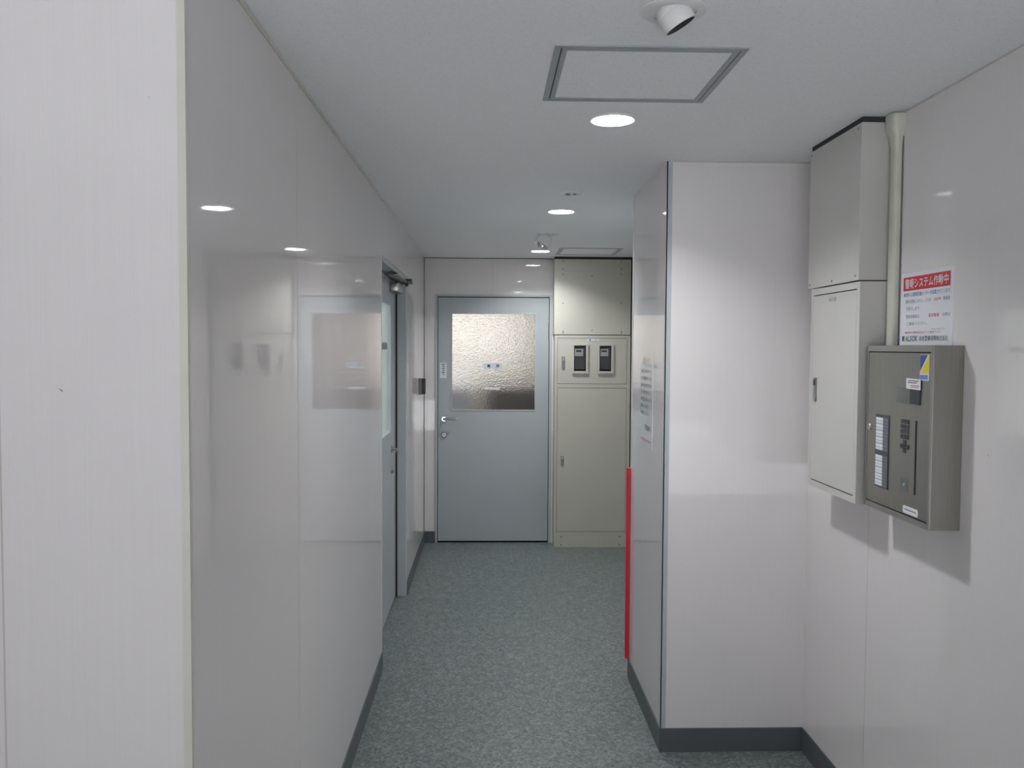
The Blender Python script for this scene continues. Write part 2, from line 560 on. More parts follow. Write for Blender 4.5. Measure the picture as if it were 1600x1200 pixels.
struct('wall_left_room_near', MB().box(XL - 1.5, XL - 0.2, 3.4, 3.5, 0, 2.4), M['room_wall'], 'near wall of the room behind the recessed door', 'wall')
struct('wall_left_room_far', MB().box(XL - 1.5, XL - 0.2, 6.3, 6.4, 0, 2.4), M['room_wall'], 'far wall of the room behind the recessed door', 'wall')
struct('wall_left_room_inner', MB().box(XL - 0.2, XL - 0.061, 3.4, Y1, 0, 2.4), M['room_wall'], 'inner side of the left wall beside the recessed door', 'wall')
struct('left_room_glow_panel', MB().box(XL - 1.499, XL - 1.48, 3.6, 6.2, 0.6, 2.3), M['room_glow_left'], 'added glowing panel standing in for the lit room behind the left door glass', 'window')  # glowing panel added so the left door pane looks lit from inside

# added fill light, brightens the appliance behind the far door glass
rld = bpy.data.lights.new('appliance_fill_light', 'AREA')
rld.shape = 'DISK'
rld.size = 0.24
rld.energy = 22.0
rld.color = (0.9, 0.95, 1.0)
rlo = bpy.data.objects.new('appliance_fill_light', rld)
rlo.location = (-1.0, 8.0, 2.34)
COL.objects.link(rlo)

# ================================================================== DOORS
# far door
d1 = thing('door_1', (0.045, YB, 0), 'blue-grey metal door with hammered glass pane at the corridor end', 'door', None, 'structure')
mb = MB()
mb.box(-0.421, -0.404, YB - 0.008, YB + 0.10, 0, 2.002, 0.001)
mb.box(0.492, 0.512, YB - 0.008, YB + 0.10, 0, 2.002, 0.001)
mb.box(-0.404, 0.492, YB - 0.008, YB + 0.10, 1.984, 2.002, 0.001)
fr = obj('door_frame', mb, M['frame'], d1)
obj('stop_gasket', MB().box(-0.404, -0.399, YB + 0.016, YB + 0.05, 0.0, 1.984).box(0.487, 0.492, YB + 0.016, YB + 0.05, 0, 1.984)
    .box(-0.399, 0.487, YB + 0.016, YB + 0.05, 1.976, 1.984), M['dark'], d1)
GX0, GX1, GZ0, GZ1 = -0.291, 0.381, 1.075, 1.85
LY0, LY1 = YB + 0.004, YB + 0.042
mb = MB()
mb.box(-0.399, GX0, LY0, LY1, 0.016, 1.977)
mb.box(GX1, 0.487, LY0, LY1, 0.016, 1.977)
mb.box(GX0, GX1, LY0, LY1, 0.016, GZ0)
mb.box(GX0, GX1, LY0, LY1, GZ1, 1.977)
lf = obj('door_leaf', mb, M['door'], d1)
mb = MB()
for a in ((GX0 - 0.004, GX0 + 0.004, GZ0 - 0.004, GZ1 + 0.004), (GX1 - 0.004, GX1 + 0.004, GZ0 - 0.004, GZ1 + 0.004)):
    mb.box(a[0], a[1], LY0 - 0.003, LY0 + 0.012, a[2], a[3])
mb.box(GX0 + 0.004, GX1 - 0.004, LY0 - 0.003, LY0 + 0.012, GZ0 - 0.004, GZ0 + 0.004)
mb.box(GX0 + 0.004, GX1 - 0.004, LY0 - 0.003, LY0 + 0.012, GZ1 - 0.004, GZ1 + 0.004)
obj('glazing_bead', mb, M['frame'], d1)
gl = obj('glass_pane', MB().box(GX0 + 0.002, GX1 - 0.002, LY0 + 0.014, LY0 + 0.020, GZ0 + 0.002, GZ1 - 0.002), M['glass'], d1)
obj('threshold_gap', MB().box(-0.399, 0.487, LY0 + 0.006, LY1, 0.001, 0.016), M['dark'], d1)
pl = obj('name_plate', MB().box(-0.030, 0.112, LY0 + 0.009, LY0 + 0.0135, 1.408, 1.452, 0.001), M['plate'], d1)
pl['label'] = 'pale blue plastic plate with two dark characters'
line('plate_character', '専', 0.026, 0.026, facing_minus_y(0.006, LY0 + 0.009, 1.430), M['navy'], pl, 0, 0.03)
line('plate_character', '用', 0.026, 0.026, facing_minus_y(0.076, LY0 + 0.009, 1.430), M['navy'], pl, 0, 0.03)
ps = obj('paper_strip', MB().box(-0.030, 0.095, LY0 + 0.0105, LY0 + 0.0135, 1.240, 1.258), M['paper'], d1)
ps['label'] = 'narrow pale strip on the glass'
st = obj('door_sticker', MB().box(-0.384, -0.331, LY0 - 0.0015, LY0, 1.331, 1.455), M['paper'], d1)
st['label'] = 'white vertical sticker on the door stile'
mb = MB()
for k, wd in enumerate((0.030, 0.020, 0.026, 0.018, 0.026, 0.016)):
    mb.box(-0.358 - wd / 2 + 0.002 * (k % 2), -0.358 + wd / 2, LY0 - 0.002, LY0 - 0.0014, 1.437 - 0.016 * k, 1.445 - 0.016 * k)
obj('sticker_print', mb, M['violet_grey'], st)
def lever(parent, c, out, along, m_rose, m_lever, length=0.105):
    """lever handle: rose, neck and curved bar; c on the leaf, out = normal, along = direction of the bar"""
    c, out, along = Vector(c), Vector(out), Vector(along)
    h = obj('lever_handle', MB().tube([c + out * 0.008, c + out * 0.038, c + out * 0.045 + along * 0.012,
                                       c + out * 0.046 + along * 0.05, c + out * 0.046 + along * (length - 0.01) + Vector((0, 0, 0.002)),
                                       c + out * 0.040 + along * length], [0.008, 0.008, 0.008, 0.0075, 0.007, 0.006]), m_lever, parent, True)
    obj('rose', MB().lathe([(0, 0), (0.021, 0), (0.021, 0.006), (0.018, 0.009), (0, 0.009)], frame_at(c, out), 28), m_rose, h, True)
    return h
lever(d1, (-0.352, LY0, 1.003), (0, -1, 0), (1, 0, 0), M['chrome'], M['nickel'])
lk = obj('deadlock', MB().lathe([(0, 0), (0.022, 0), (0.022, 0.006), (0.017, 0.012), (0, 0.012)], frame_at((-0.349, LY0, 0.876), (0, -1, 0)), 28), M['nickel'], d1, True)
obj('keyhole', MB().box(-0.351, -0.347, LY0 - 0.0135, LY0 - 0.011, 0.868, 0.885), M['dark'], lk)
for z0 in (1.65, 0.20):
    obj('hinge', MB().cyl((0.4895, LY0 - 0.005, z0), (0.4895, LY0 - 0.005, z0 + 0.125), 0.0065, 14), M['latch'], d1, True)

# recessed door on the left
d2 = thing('door_2', (XDL, 4.8, 0), 'grey glazed door in a recess of the left wall, with door closer', 'door', None, 'structure')
mb = MB()
mb.box(XDL - 0.10, XL - 0.002, Y2 - 0.024, Y2, 0, 2.02, 0.001)
mb.box(XDL - 0.10, XL - 0.004, Y1 + 0.002, Y1 + 0.024, 0, 2.02, 0.001)
mb.box(XDL - 0.10, XL - 0.002, Y1 + 0.024, Y2 - 0.024, 1.995, 2.02, 0.001)
obj('door_frame', mb, M['frame'], d2)
A0, A1 = Y1 + 0.032, Y2 - 0.036
B0, B1, C0, C1 = 4.40, 5.085, 1.075, 1.83
mb = MB()
mb.box(XDL - 0.04, XDL, A0, B0, 0.014, 1.985)
mb.box(XDL - 0.04, XDL, B1, A1, 0.014, 1.985)
mb.box(XDL - 0.04, XDL, B0, B1, 0.014, C0)
mb.box(XDL - 0.04, XDL, B0, B1, C1, 1.985)
obj('door_leaf', mb, M['door'], d2)
obj('stop_gasket', MB().box(XDL - 0.05, XDL - 0.012, A1, Y2 - 0.0245, 0.0, 1.994).box(XDL - 0.05, XDL - 0.012, A0, A1, 0.001, 0.0135)
    .box(XDL - 0.05, XDL - 0.012, A0, A1, 1.986, 1.994), M['dark'], d2)
obj('jamb_gasket', MB().box(XDL, XDL + 0.010, Y2 - 0.0265, Y2 - 0.024, 0.0, 1.995), M['dark'], d2)
obj('glass_pane', MB().box(XDL - 0.022, XDL - 0.014, B0 + 0.001, B1 - 0.001, C0 + 0.001, C1 - 0.001), M['glass_left'], d2)
mb = MB()
mb.box(XDL - 0.012, XDL + 0.003, B1 - 0.004, B1 + 0.004, C0 - 0.004, C1 + 0.004)
mb.box(XDL - 0.012, XDL + 0.003, B0 - 0.004, B0 + 0.004, C0 - 0.004, C1 + 0.004)
mb.box(XDL - 0.012, XDL + 0.003, B0 + 0.004, B1 - 0.004, C0 - 0.004, C0 + 0.004)
mb.box(XDL - 0.012, XDL + 0.003, B0 + 0.004, B1 - 0.004, C1 - 0.004, C1 + 0.004)
obj('glazing_bead', mb, M['frame'], d2)
s2 = obj('glass_sticker', MB().box(XDL - 0.0139, XDL - 0.013, 4.70, 5.03, 1.565, 1.605), M['plastic_grey'], d2)
s2['label'] = 'grey lettering strip on the left door glass'
lever(d2, (XDL, 5.145, 0.965), (1, 0, 0), (0, -1, 0), M['nickel'], M['nickel'])
obj('deadlock', MB().lathe([(0, 0), (0.022, 0), (0.022, 0.006), (0.016, 0.012), (0, 0.012)], frame_at((XDL, 5.145, 0.84), (1, 0, 0)), 24), M['nickel'], d2, True)
cl = obj('door_closer', MB().box(XDL, XDL + 0.052, 5.06, 5.31, 1.905, 1.958, 0.006), M['nickel'], d2, True)
obj('closer_arm', MB().box(XDL + 0.030, XDL + 0.085, 4.74, 5.27, 1.972, 1.982, 0.002).cyl((XDL + 0.03, 5.17, 1.958), (XDL + 0.03, 5.17, 1.976), 0.012), M['latch'], cl, True)
obj('closer_bracket', MB().box(XDL + 0.050, XDL + 0.112, 5.24, 5.33, 1.966, 1.994, 0.003).cyl((XDL + 0.08, 5.28, 1.950), (XDL + 0.08, 5.28, 1.966), 0.010), M['plastic_dark'], cl, True)

# ================================================================== CEILING FITTINGS
# round downlights
dl = thing('downlight', (0.385, 2.690, ZC), 'nearest round white downlight, in front of the ceiling hatch', 'ceiling light', 'round downlights along the corridor')
T0 = Matrix.Translation((0.385, 2.690, ZC))
obj('trim_ring', MB().lathe([(0.066, -0.001), (0.066, -0.005), (0.0705, -0.006), (0.0745, -0.003), (0.0745, 0.0)], T0), M['white'], dl, True)
obj('diffuser', MB().lathe([(0, -0.0042), (0.05, -0.004), (0.066, -0.0025), (0.066, -0.0012), (0, -0.0012)], T0), M['lamp'], dl, True)
ld_ = bpy.data.lights.new('downlight_beam', 'AREA')
ld_.shape = 'DISK'
ld_.size = 0.124
ld_.energy = DOWNLIGHT_WATTS
ld_.spread = math.radians(132)
ld_.color = (0.97, 0.99, 1.0)
lo_ = bpy.data.objects.new('downlight_beam', ld_)
lo_.location = (0, 0, -0.006)
lo_.parent = dl
COL.objects.link(lo_)
dup(dl, (0.379, 4.490, ZC), 'middle round white downlight, below the round sensor plate')
dup(dl, (0.383, 6.330, ZC), 'farthest round white downlight, near the far door')

def swivel_spot(c, axis, label, m_body, m_front, lit, k, off):
    c, axis = Vector(c), Vector(axis).normalized()
    t = thing('swivel_spotlight', c, label, 'spotlight', 'swivel spotlights in the ceiling')
    Tt = Matrix.Translation(c)
    obj('flange', MB().lathe([(0.050, -0.001), (0.050, -0.004), (0.064, -0.005), (0.070, -0.002), (0.070, 0)], Tt), M['white'], t, True)
    obj('ceiling_socket', MB().lathe([(0, -0.0006), (0.050, -0.0006), (0.050, -0.0012), (0, -0.0012)], Tt), M['white'], t)
    f = frame_at(c + Vector((0, 0, -0.002)) + axis * off, axis) @ Matrix.Scale(k, 4)
    obj('lamp_tube', MB().lathe([(0, 0.0), (0.018, 0.001), (0.029, 0.006), (0.0345, 0.014), (0.036, 0.022), (0.0352, 0.0232), (0.0362, 0.0244), (0.0362, 0.056), (0.0335, 0.056), (0.0335, 0.030), (0, 0.026)], f, 40), m_body, t, True)
    obj('reflector', MB().lathe([(0.0333, 0.0555), (0.027, 0.045), (0.013, 0.034), (0, 0.032)], f, 40), m_front, t, True)
    if lit:
        obj('lamp_bulb', MB().lathe([(0, 0.052), (0.010, 0.049), (0.012, 0.040), (0.008, 0.034)], f, 20), M['chrome'], t, True)
    return t
swivel_spot((0.387, 1.828, ZC), (0.50, 0.03, -0.84), 'white swivel spotlight above the framed ceiling hatch', M['white'], M['lcd_dark'], False, 1.0, -0.022)
swivel_spot((0.368, 5.41, ZC), (-0.46, -0.20, -0.80), 'far swivel spotlight with a mirrored mouth, before the farthest downlight', M['white'], M['chrome'], True, 1.35, 0.006)

sp = thing('ceiling_sensor', (0.375, 3.955, ZC), 'flat round sensor plate on the ceiling before the middle downlight', 'sensor')
Ts = Matrix.Translation((0.375, 3.955, ZC))
obj('cover_plate', MB().lathe([(0, -0.006), (0.046, -0.006), (0.052, -0.003), (0.053, 0.0)], Ts), M['white'], sp, True)
obj('sensor_eye', MB().lathe([(0, -0.014), (0.009, -0.012), (0.013, -0.006)], Ts @ Matrix.Translation((-0.012, 0, 0)), 20), M['plastic_grey'], sp, True)
obj('sensor_eye', MB().lathe([(0, -0.012), (0.006, -0.010), (0.009, -0.006)], Ts @ Matrix.Translation((0.02, 0, 0)), 20), M['plastic_grey'], sp, True)

def ring(mb, x0, x1, y0, y1, w, z0, z1):
    mb.box(x0, x0 + w, y0, y1, z0, z1)
    mb.box(x1 - w, x1, y0, y1, z0, z1)
    mb.box(x0 + w, x1 - w, y0, y0 + w, z0, z1)
    mb.box(x0 + w, x1 - w, y1 - w, y1, z0, z1)
    return mb
def hatch(x0, x1, y0, y1, label, m_frame):
    t = thing('ceiling_hatch', ((x0 + x1) / 2, (y0 + y1) / 2, ZC), label, 'hatch', 'square access hatches in the ceiling')
    obj('outer_frame', ring(MB(), x0, x1, y0, y1, 0.015, ZC - 0.004, ZC), m_frame, t)
    g = 0.0155
    obj('gap_line', ring(MB(), x0 + g - 0.0005, x1 - g + 0.0005, y0 + g - 0.0005, y1 - g + 0.0005, 0.003, ZC - 0.0012, ZC), M['dark'], t)
    g = 0.018
    obj('lid_frame', ring(MB(), x0 + g, x1 - g, y0 + g, y1 - g, 0.013, ZC - 0.004, ZC), m_frame, t)
    g = 0.031
    obj('lid_panel', MB().box(x0 + g, x1 - g, y0 + g, y1 - g, ZC - 0.002, ZC), M['ceiling'], t)
    return t
hatch(0.155, 0.616, 2.037, 2.487, 'square ceiling hatch with grey metal frame behind the near spotlight', M['hatch'])
hatch(0.51, 0.963, 6.12, 6.56, 'faint far ceiling hatch above the meter cabinet', M['alu'])

# ================================================================== METER CABINET BY THE FAR DOOR
CX0, CX1 = 0.525, 1.120
mc = thing('meter_cabinet', ((CX0 + CX1) / 2, YC + 0.07, 0), 'tall beige meter cabinet with two windows right of the far door', 'cabinet')
obj('kick_plate', MB().box(CX0 + 0.001, CX1 - 0.001, YC - 0.002, YB, 0, 0.097, 0.001), M['beige'], mc)
for (x, z) in ((0.585, 0.083), (1.05, 0.085), (0.585, 0.018), (1.05, 0.02)):
    obj('screw', MB().lathe([(0, 0), (0.006, 0), (0.005, 0.002), (0, 0.0025)], frame_at((x, YC - 0.002, z), (0, -1, 0)), 12), M['latch'], mc, True)
mb = MB()
mb.box(CX0, CX1, YC + 0.028, YB, 0.098, 1.678)
mb.box(CX0, 0.545, YC, YC + 0.028, 0.098, 1.678)
mb.box(1.095, CX1, YC, YC + 0.028, 0.098, 1.678)
mb.box(0.545, 1.095, YC, YC + 0.028, 0.098, 0.121)
mb.box(0.545, 1.095, YC, YC + 0.028, 1.267, 1.295)
mb.box(0.545, 1.095, YC, YC + 0.028, 1.658, 1.678)
obj('cabinet_body', mb, M['beige'], mc)
obj('side_seal', MB().box(CX1, XF, YC + 0.004, YC + 0.03, 0, 1.678), M['seal'], mc)
obj('door_gap', MB().box(0.545, 1.095, YC + 0.006, YC + 0.010, 0.121, 1.267).box(0.545, 1.095, YC + 0.006, YC + 0.010, 1.295, 1.658), M['beige_line'], mc)
ld = obj('lower_door', MB().box(0.5475, 1.0925, YC + 0.001, YC + 0.006, 0.1245, 1.2635, 0.0008), M['beige'], mc)
md = MB()
W = ((0.660, 0.787), (0.861, 0.986))       # meter window surrounds
za, zb = 1.378, 1.610
md.box(0.5475, W[0][0] + 0.012, YC + 0.001, YC + 0.006, 1.2985, 1.6545)
md.box(W[0][1] - 0.012, W[1][0] + 0.012, YC + 0.001, YC + 0.006, 1.2985, 1.6545)
md.box(W[1][1] - 0.012, 1.0925, YC + 0.001, YC + 0.006, 1.2985, 1.6545)
for (a, b) in W:
    md.box(a + 0.012, b - 0.012, YC + 0.001, YC + 0.006, 1.2985, za + 0.016)
    md.box(a + 0.012, b - 0.012, YC + 0.001, YC + 0.006, zb - 0.014, 1.6545)
md = obj('meter_door', md, M['beige'], mc)
for (a, b) in W:
    mb = MB()
    mb.box(a, a + 0.015, YC - 0.012, YC + 0.001, za, zb, 0.001)
    mb.box(b - 0.018, b, YC - 0.012, YC + 0.001, za, zb, 0.001)
    mb.box(a + 0.015, b - 0.018, YC - 0.012, YC + 0.001, za, za + 0.020, 0.001)
    mb.box(a + 0.015, b - 0.018, YC - 0.012, YC + 0.001, zb - 0.012, zb, 0.001)
    obj('window_surround', mb, M['beige'], md)
    obj('meter_recess', MB().box(a + 0.010, b - 0.010, YC + 0.006, YC + 0.0075, za + 0.010, zb - 0.008), M['meter_dark'], md)
def flush_latch(parent, c, w, h, fm, m1=None, m2=None):
    """flush pull latch: plate and push button"""
    p = obj('latch_handle', MB().prism([(-w / 2, -h / 2 + w * 0.3), (-w / 4, -h / 2), (w / 4, -h / 2), (w / 2, -h / 2 + w * 0.3), (w / 2, h / 2), (-w / 2, h / 2)], 0, 0.005, fm), m1 or M['latch'], parent)
    obj('latch_button', MB().prism([(-w * 0.28, h * 0.18), (w * 0.28, h * 0.18), (w * 0.28, h * 0.42), (-w * 0.28, h * 0.42)], 0.005, 0.008, fm), m2 or M['nickel'], p)
    return p
flush_latch(md, None, 0.024, 0.098, facing_minus_y(0.591, YC + 0.001, 1.462))
flush_latch(ld, None, 0.024, 0.080, facing_minus_y(0.589, YC + 0.001, 0.686))
lbp = obj('label_plate', MB().box(0.776, 0.868, YC - 0.0005, YC + 0.001, 1.634, 1.652), M['plate'], md)
line('plate_character', '電', 0.013, 0.012, facing_minus_y(0.800, YC - 0.0006, 1.643), M['navy'], lbp, 0, 0.02)
line('plate_character', '灯', 0.013, 0.012, facing_minus_y(0.846, YC - 0.0006, 1.643), M['navy'], lbp, 0, 0.02)

for k, (a, b) in enumerate(W):
    mt = thing('electricity_meter', ((a + b) / 2 - 0.003, YC + 0.006, 1.42),
               ('dark electricity meter behind the left cabinet window' if k == 0 else 'dark electricity meter behind the right cabinet window'),
               'meter', 'electricity meters in the cabinet windows')
    obj('meter_case', MB().box(a + 0.018, b - 0.024, YC + 0.000, YC + 0.0055, 1.410, 1.590, 0.001), M['plastic_dark'], mt)
    fp = obj('face_plate', MB().box(a + 0.020, b - 0.040, YC - 0.0025, YC, 1.515, 1.572, 0.001), M['meter_grey'], mt)
    obj('counter_window', MB().box(a + 0.032, b - 0.054, YC - 0.0035, YC - 0.0024, 1.548, 1.562), M['meter_dark'], fp)

# cover box above the meter cabinet
cv = thing('cable_cover_box', ((CX0 + CX1) / 2, YC + 0.07, 1.680), 'beige screwed cover box above the meter cabinet, up to the ceiling', 'cover box')
obj('box_body', MB().box(CX0 - 0.008, CX1 - 0.002, YC + 0.002, YB - 0.003, 1.684, 2.272), M['beige'], cv)
obj('cover_sheet', MB().box(CX0 - 0.008, CX1 - 0.002, YC - 0.001, YC + 0.0018, 1.684, 2.176, 0.0008), M['beige'], cv)
obj('top_strip', MB().box(CX0 - 0.008, CX1 - 0.002, YC - 0.001, YC + 0.0018, 2.179, 2.272, 0.0008), M['beige'], cv)
obj('dark_seal', MB().box(CX0 - 0.002, CX1 - 0.004, YC + 0.004, YB - 0.003, 2.272, ZC), M['seal'], cv)
obj('side_seal', MB().box(CX1 - 0.001, XF, YC + 0.004, YC + 0.03, 1.684, ZC), M['seal'], cv)
for (x, z) in ((0.584, 2.258), (1.042, 2.258), (0.585, 2.196), (1.042, 2.198), (0.585, 2.155), (0.811, 2.144), (1.042, 2.158), (0.587, 1.928), (1.044, 1.930),
               (0.588, 1.710), (0.815, 1.718), (1.046, 1.711), (0.588, 1.698), (1.046, 1.698)):
    obj('screw', MB().lathe([(0, 0), (0.0055, 0), (0.0045, 0.0018), (0, 0.0022)], frame_at((x, YC - 0.001, z), (0, -1, 0)), 12), M['latch'], cv, True)

# ================================================================== RIGHT WALL FITTINGS
# upper cover box
FX1 = 1.139
ub = thing('wall_cover_box', (XR, 2.82, 1.795), 'tall ivory cover box on the right wall below the ceiling', 'cover box')
obj('box_body', MB().box(FX1, XR, 2.614, 3.030, 1.7935, 2.274, 0.0012), M['ivory'], ub)
obj('dark_seal', MB().box(FX1 + 0.004, XR, 2.618, 3.026, 2.274, ZC), M['seal'], ub)
for (y, z) in ((2.640, 1.808), (2.820, 1.806), (3.015, 1.806), (2.640, 2.26), (3.015, 2.26)):
    obj('screw', MB().lathe([(0, 0), (0.004, 0), (0.0035, 0.0015), (0, 0.002)], frame_at((FX1, y, z), (-1, 0, 0)), 12), M['latch'], ub, True)

# lower cabinet
FX2 = 1.141
lc = thing('wall_cabinet', (XR, 2.8, 1.10), 'ivory metal wall cabinet with a slim latch, left of the intercom panel', 'cabinet')
mb = MB()
mb.box(FX2 + 0.022, XR, 2.606, 3.000, 1.100, 1.789)
mb.box(FX2, FX2 + 0.022, 2.606, 2.628, 1.100, 1.789)
mb.box(FX2, FX2 + 0.022, 2.980, 3.000, 1.100, 1.789)
mb.box(FX2, FX2 + 0.022, 2.628, 2.980, 1.100, 1.121)
mb.box(FX2, FX2 + 0.022, 2.628, 2.980, 1.768, 1.789)
obj('cabinet_body', mb, M['ivory'], lc)
obj('door_gap', MB().box(FX2 + 0.008, FX2 + 0.012, 2.628, 2.980, 1.121, 1.768), M['seal'], lc)
cd = obj('cabinet_door', MB().box(FX2, FX2 + 0.008, 2.6295, 2.9790, 1.1245, 1.7645, 0.0008), M['ivory'], lc)
flush_latch(cd, None, 0.020, 0.082, facing_minus_x(FX2, 2.945, 1.44), M['latch'], M['plastic_dark'])
mb = MB()
text_into(mb, '端子盤', 0.062, 0.014, facing_minus_x(FX2, 2.815, 1.745))
obj('door_lettering', mb, M['grey_ink'], cd)

# cable moulding
cm = thing('cable_moulding', (XR, 2.58, 1.592), 'cream cable moulding running from the ceiling down to the intercom panel', 'cable moulding')
def dprof(y0, y1, d, n=8):
    """flat-backed moulding section in (y, x-out)"""
    pts = [(y0, 0)]
    for k in range(n + 1):
        a = math.pi * k / n
        cx, hw = (y0 + y1) / 2, (y1 - y0) / 2
        pts.append((cx - hw * math.copysign(abs(math.cos(a)) ** 0.6, math.cos(a)), d * (0.55 + 0.45 * math.sin(a) ** 0.7)))
    pts.append((y1, 0))
    return pts
mb = MB()
secs = [(1.5925, 2.561, 2.601, 0.024), (2.190, 2.561, 2.601, 0.024), (2.225, 2.556, 2.612, 0.028), (2.240, 2.551, 2.6125, 0.038), (2.286, 2.549, 2.6125, 0.040)]
rings = []
for (z, ya, yb, d) in secs:
    rings.append([mb.bm.verts.new((XR - p[1], p[0], z)) for p in dprof(ya, yb, d)])
for r_a, r_b in zip(rings, rings[1:]):
    for k in range(len(r_a)):
        k2 = (k + 1) % len(r_a)
        mb.bm.faces.new((r_a[k], r_a[k2], r_b[k2], r_b[k]))
mb.bm.faces.new(list(reversed(rings[0])))
mb.bm.faces.new(rings[-1])
obj('moulding_body', mb, M['conduit'], cm, True)
obj('dark_seam', MB().box(XR - 0.004, XR, 2.5565, 2.5605, 1.5925, 2.22), M['beige_line'], cm)

# intercom panel
PX = 1.158
ip = thing('intercom_panel', (XR, 2.388, 1.105), 'stainless intercom panel with keypad and name cards on the right wall', 'intercom')
obj('housing', MB().box(PX + 0.004, XR, 2.200, 2.577, 1.105, 1.5915, 0.0012), M['steel'], ip)
fb = MB()
fb.box(PX - 0.001, PX + 0.004, 2.200, 2.205, 1.105, 1.5915)
fb.box(PX - 0.001, PX + 0.004, 2.571, 2.577, 1.105, 1.5915)
fb.box(PX - 0.001, PX + 0.004, 2.205, 2.571, 1.105, 1.121)
fb.box(PX - 0.001, PX + 0.004, 2.205, 2.571, 1.5745, 1.5915)
obj('bezel', fb, M['steel_edge'], ip)
obj('gap_line', MB().box(PX + 0.002, PX + 0.004, 2.206, 2.570, 1.122, 1.1245), M['dark'], ip)
obj('gap_line', MB().box(PX + 0.002, PX + 0.004, 2.206, 2.570, 1.5715, 1.574), M['dark'], ip)
fp = obj('front_plate', MB().box(PX, PX + 0.0039, 2.2065, 2.5695, 1.1250, 1.5710), M['steel'], ip)
mb = MB()
mb.box(PX - 0.0025, PX - 0.0005, 2.309, 2.385, 1.433, 1.474)
scr = obj('display_screen', mb, M['lcd'], fp)
obj('screen_window', MB().box(PX - 0.003, PX - 0.0004, 2.2545, 2.3085, 1.432, 1.474), M['lcd_dark'], scr)
lkp = obj('cam_lock', MB().lathe([(0, 0), (0.010, 0), (0.010, 0.005), (0.007, 0.008), (0, 0.008)], frame_at((PX, 2.547, 1.348), (-1, 0, 0)), 22), M['chrome'], fp, True)
obj('keyhole', MB().box(PX - 0.0088, PX - 0.0078, 2.546, 2.548, 1.343, 1.353), M['dark'], lkp)
nb = obj('name_board', MB().box(PX - 0.002, PX, 2.428, 2.511, 1.174, 1.389), M['plastic_dark'], fp)
for (zt, zb_, n) in ((1.380, 1.283, 10), (1.269, 1.178, 10)):
    st_ = (zt - zb_) / n
    for k in range(n):
        z1 = zt - k * st_
        obj('name_card', MB().box(PX - 0.0030, PX - 0.0019, 2.463, 2.507, z1 - st_ + (0.0018 if k % 2 else 0.001), z1), M['paper'] if (k % 2 == 0 or zt < 1.3) else M['plate'], nb)
        obj('call_button', MB().box(PX - 0.0032, PX - 0.0019, 2.431, 2.459, z1 - st_ + 0.0015, z1), M['violet_grey'], nb)
for r_ in range(4):
    for c_ in range(3):
        y1 = 2.3575 - c_ * 0.0150
        z1 = 1.3865 - r_ * 0.0142
        bt = obj('keypad_button', MB().box(PX - 0.003, PX, y1 - 0.0130, y1, z1 - 0.0115, z1, 0.001), M['button'], fp)
        mb = MB()
        text_into(mb, ('123', '456', '789', '*0#')[r_][c_], 0.003, 0.0055, facing_minus_x(PX - 0.003, y1 - 0.0065, z1 - 0.006))
        obj('key_number', mb, M['plastic_grey'], bt)
for (dy, dz) in ((0.0, 0.0115), (0.016, 0.0), (-0.016, 0.0), (0.0, -0.0115)):
    obj('arrow_button', MB().box(PX - 0.003, PX, 2.3355 + dy - 0.0078, 2.3355 + dy + 0.0078, 1.311 + dz - 0.0062, 1.311 + dz + 0.0062, 0.0015), M['button'], fp)
obj('arrow_button', MB().box(PX - 0.0025, PX, 2.331, 2.340, 1.307, 1.315, 0.001), M['button'], fp)
obj('card_slot', MB().box(PX - 0.0012, PX + 0.0005, 2.2715, 2.2775, 1.186, 1.388), M['dark'], fp)
rs = obj('reader_square', MB().box(PX - 0.001, PX, 2.315, 2.354, 1.186, 1.223, 0.0006), M['lcd'], fp)
obj('reader_dot', MB().lathe([(0, 0), (0.005, 0), (0.004, 0.001), (0, 0.001)], frame_at((PX - 0.001, 2.334, 1.204), (-1, 0, 0)), 16), M['steel_edge'], rs, True)
# blue and yellow emblem
em = obj('emblem_sticker', MB().prism([(-0.024, -0.034), (0.024, -0.034), (0.024, 0.035), (-0.024, 0.035)], 0, 0.0003, facing_minus_x(PX, 2.2385, 1.532)), M['plate'], fp)
FM = facing_minus_x(PX - 0.0003, 2.2385, 1.532)
obj('blue_triangle', MB().prism([(-0.023, 0.034), (-0.023, -0.010), (0.016, 0.034)], 0, 0.0003, FM), M['blue'], em)
obj('yellow_triangle', MB().prism([(-0.021, -0.015), (0.0235, -0.015), (0.0235, 0.034)], 0, 0.0003, FM), M['yellow'], em)
obj('blue_band', MB().prism([(-0.022, -0.031), (0.018, -0.031), (0.018, -0.019), (-0.022, -0.019)], 0, 0.0003, FM), M['pale_blue'], em)
sk = obj('notice_sticker', MB().prism([(-0.039, -0.013), (0.039, -0.0145), (0.039, 0.0145), (-0.039, 0.016)], 0, 0.0006, facing_minus_x(PX - 0.0032, 2.290, 1.486)), M['paper'], fp)
mb = MB()
for (u0, u1, v) in ((-0.027, 0.030, 0.009), (-0.030, 0.020, 0.004)):
    mb.prism([(u0, v - 0.0014), (u1, v - 0.0014), (u1, v + 0.0014), (u0, v + 0.0014)], 0.0006, 0.0008, facing_minus_x(PX - 0.0032, 2.290, 1.486))
obj('sticker_print', mb, M['grey_ink'], sk)
mb = MB()
for (u0, u1, v) in ((-0.015, 0.034, -0.0035), (-0.012, 0.030, -0.008)):
    mb.prism([(u0, v - 0.0011), (u1, v - 0.0011), (u1, v + 0.0011), (u0, v + 0.0011)], 0.0006, 0.0008, facing_minus_x(PX - 0.0032, 2.290, 1.486))
obj('sticker_warning', mb, M['red_ink'], sk)
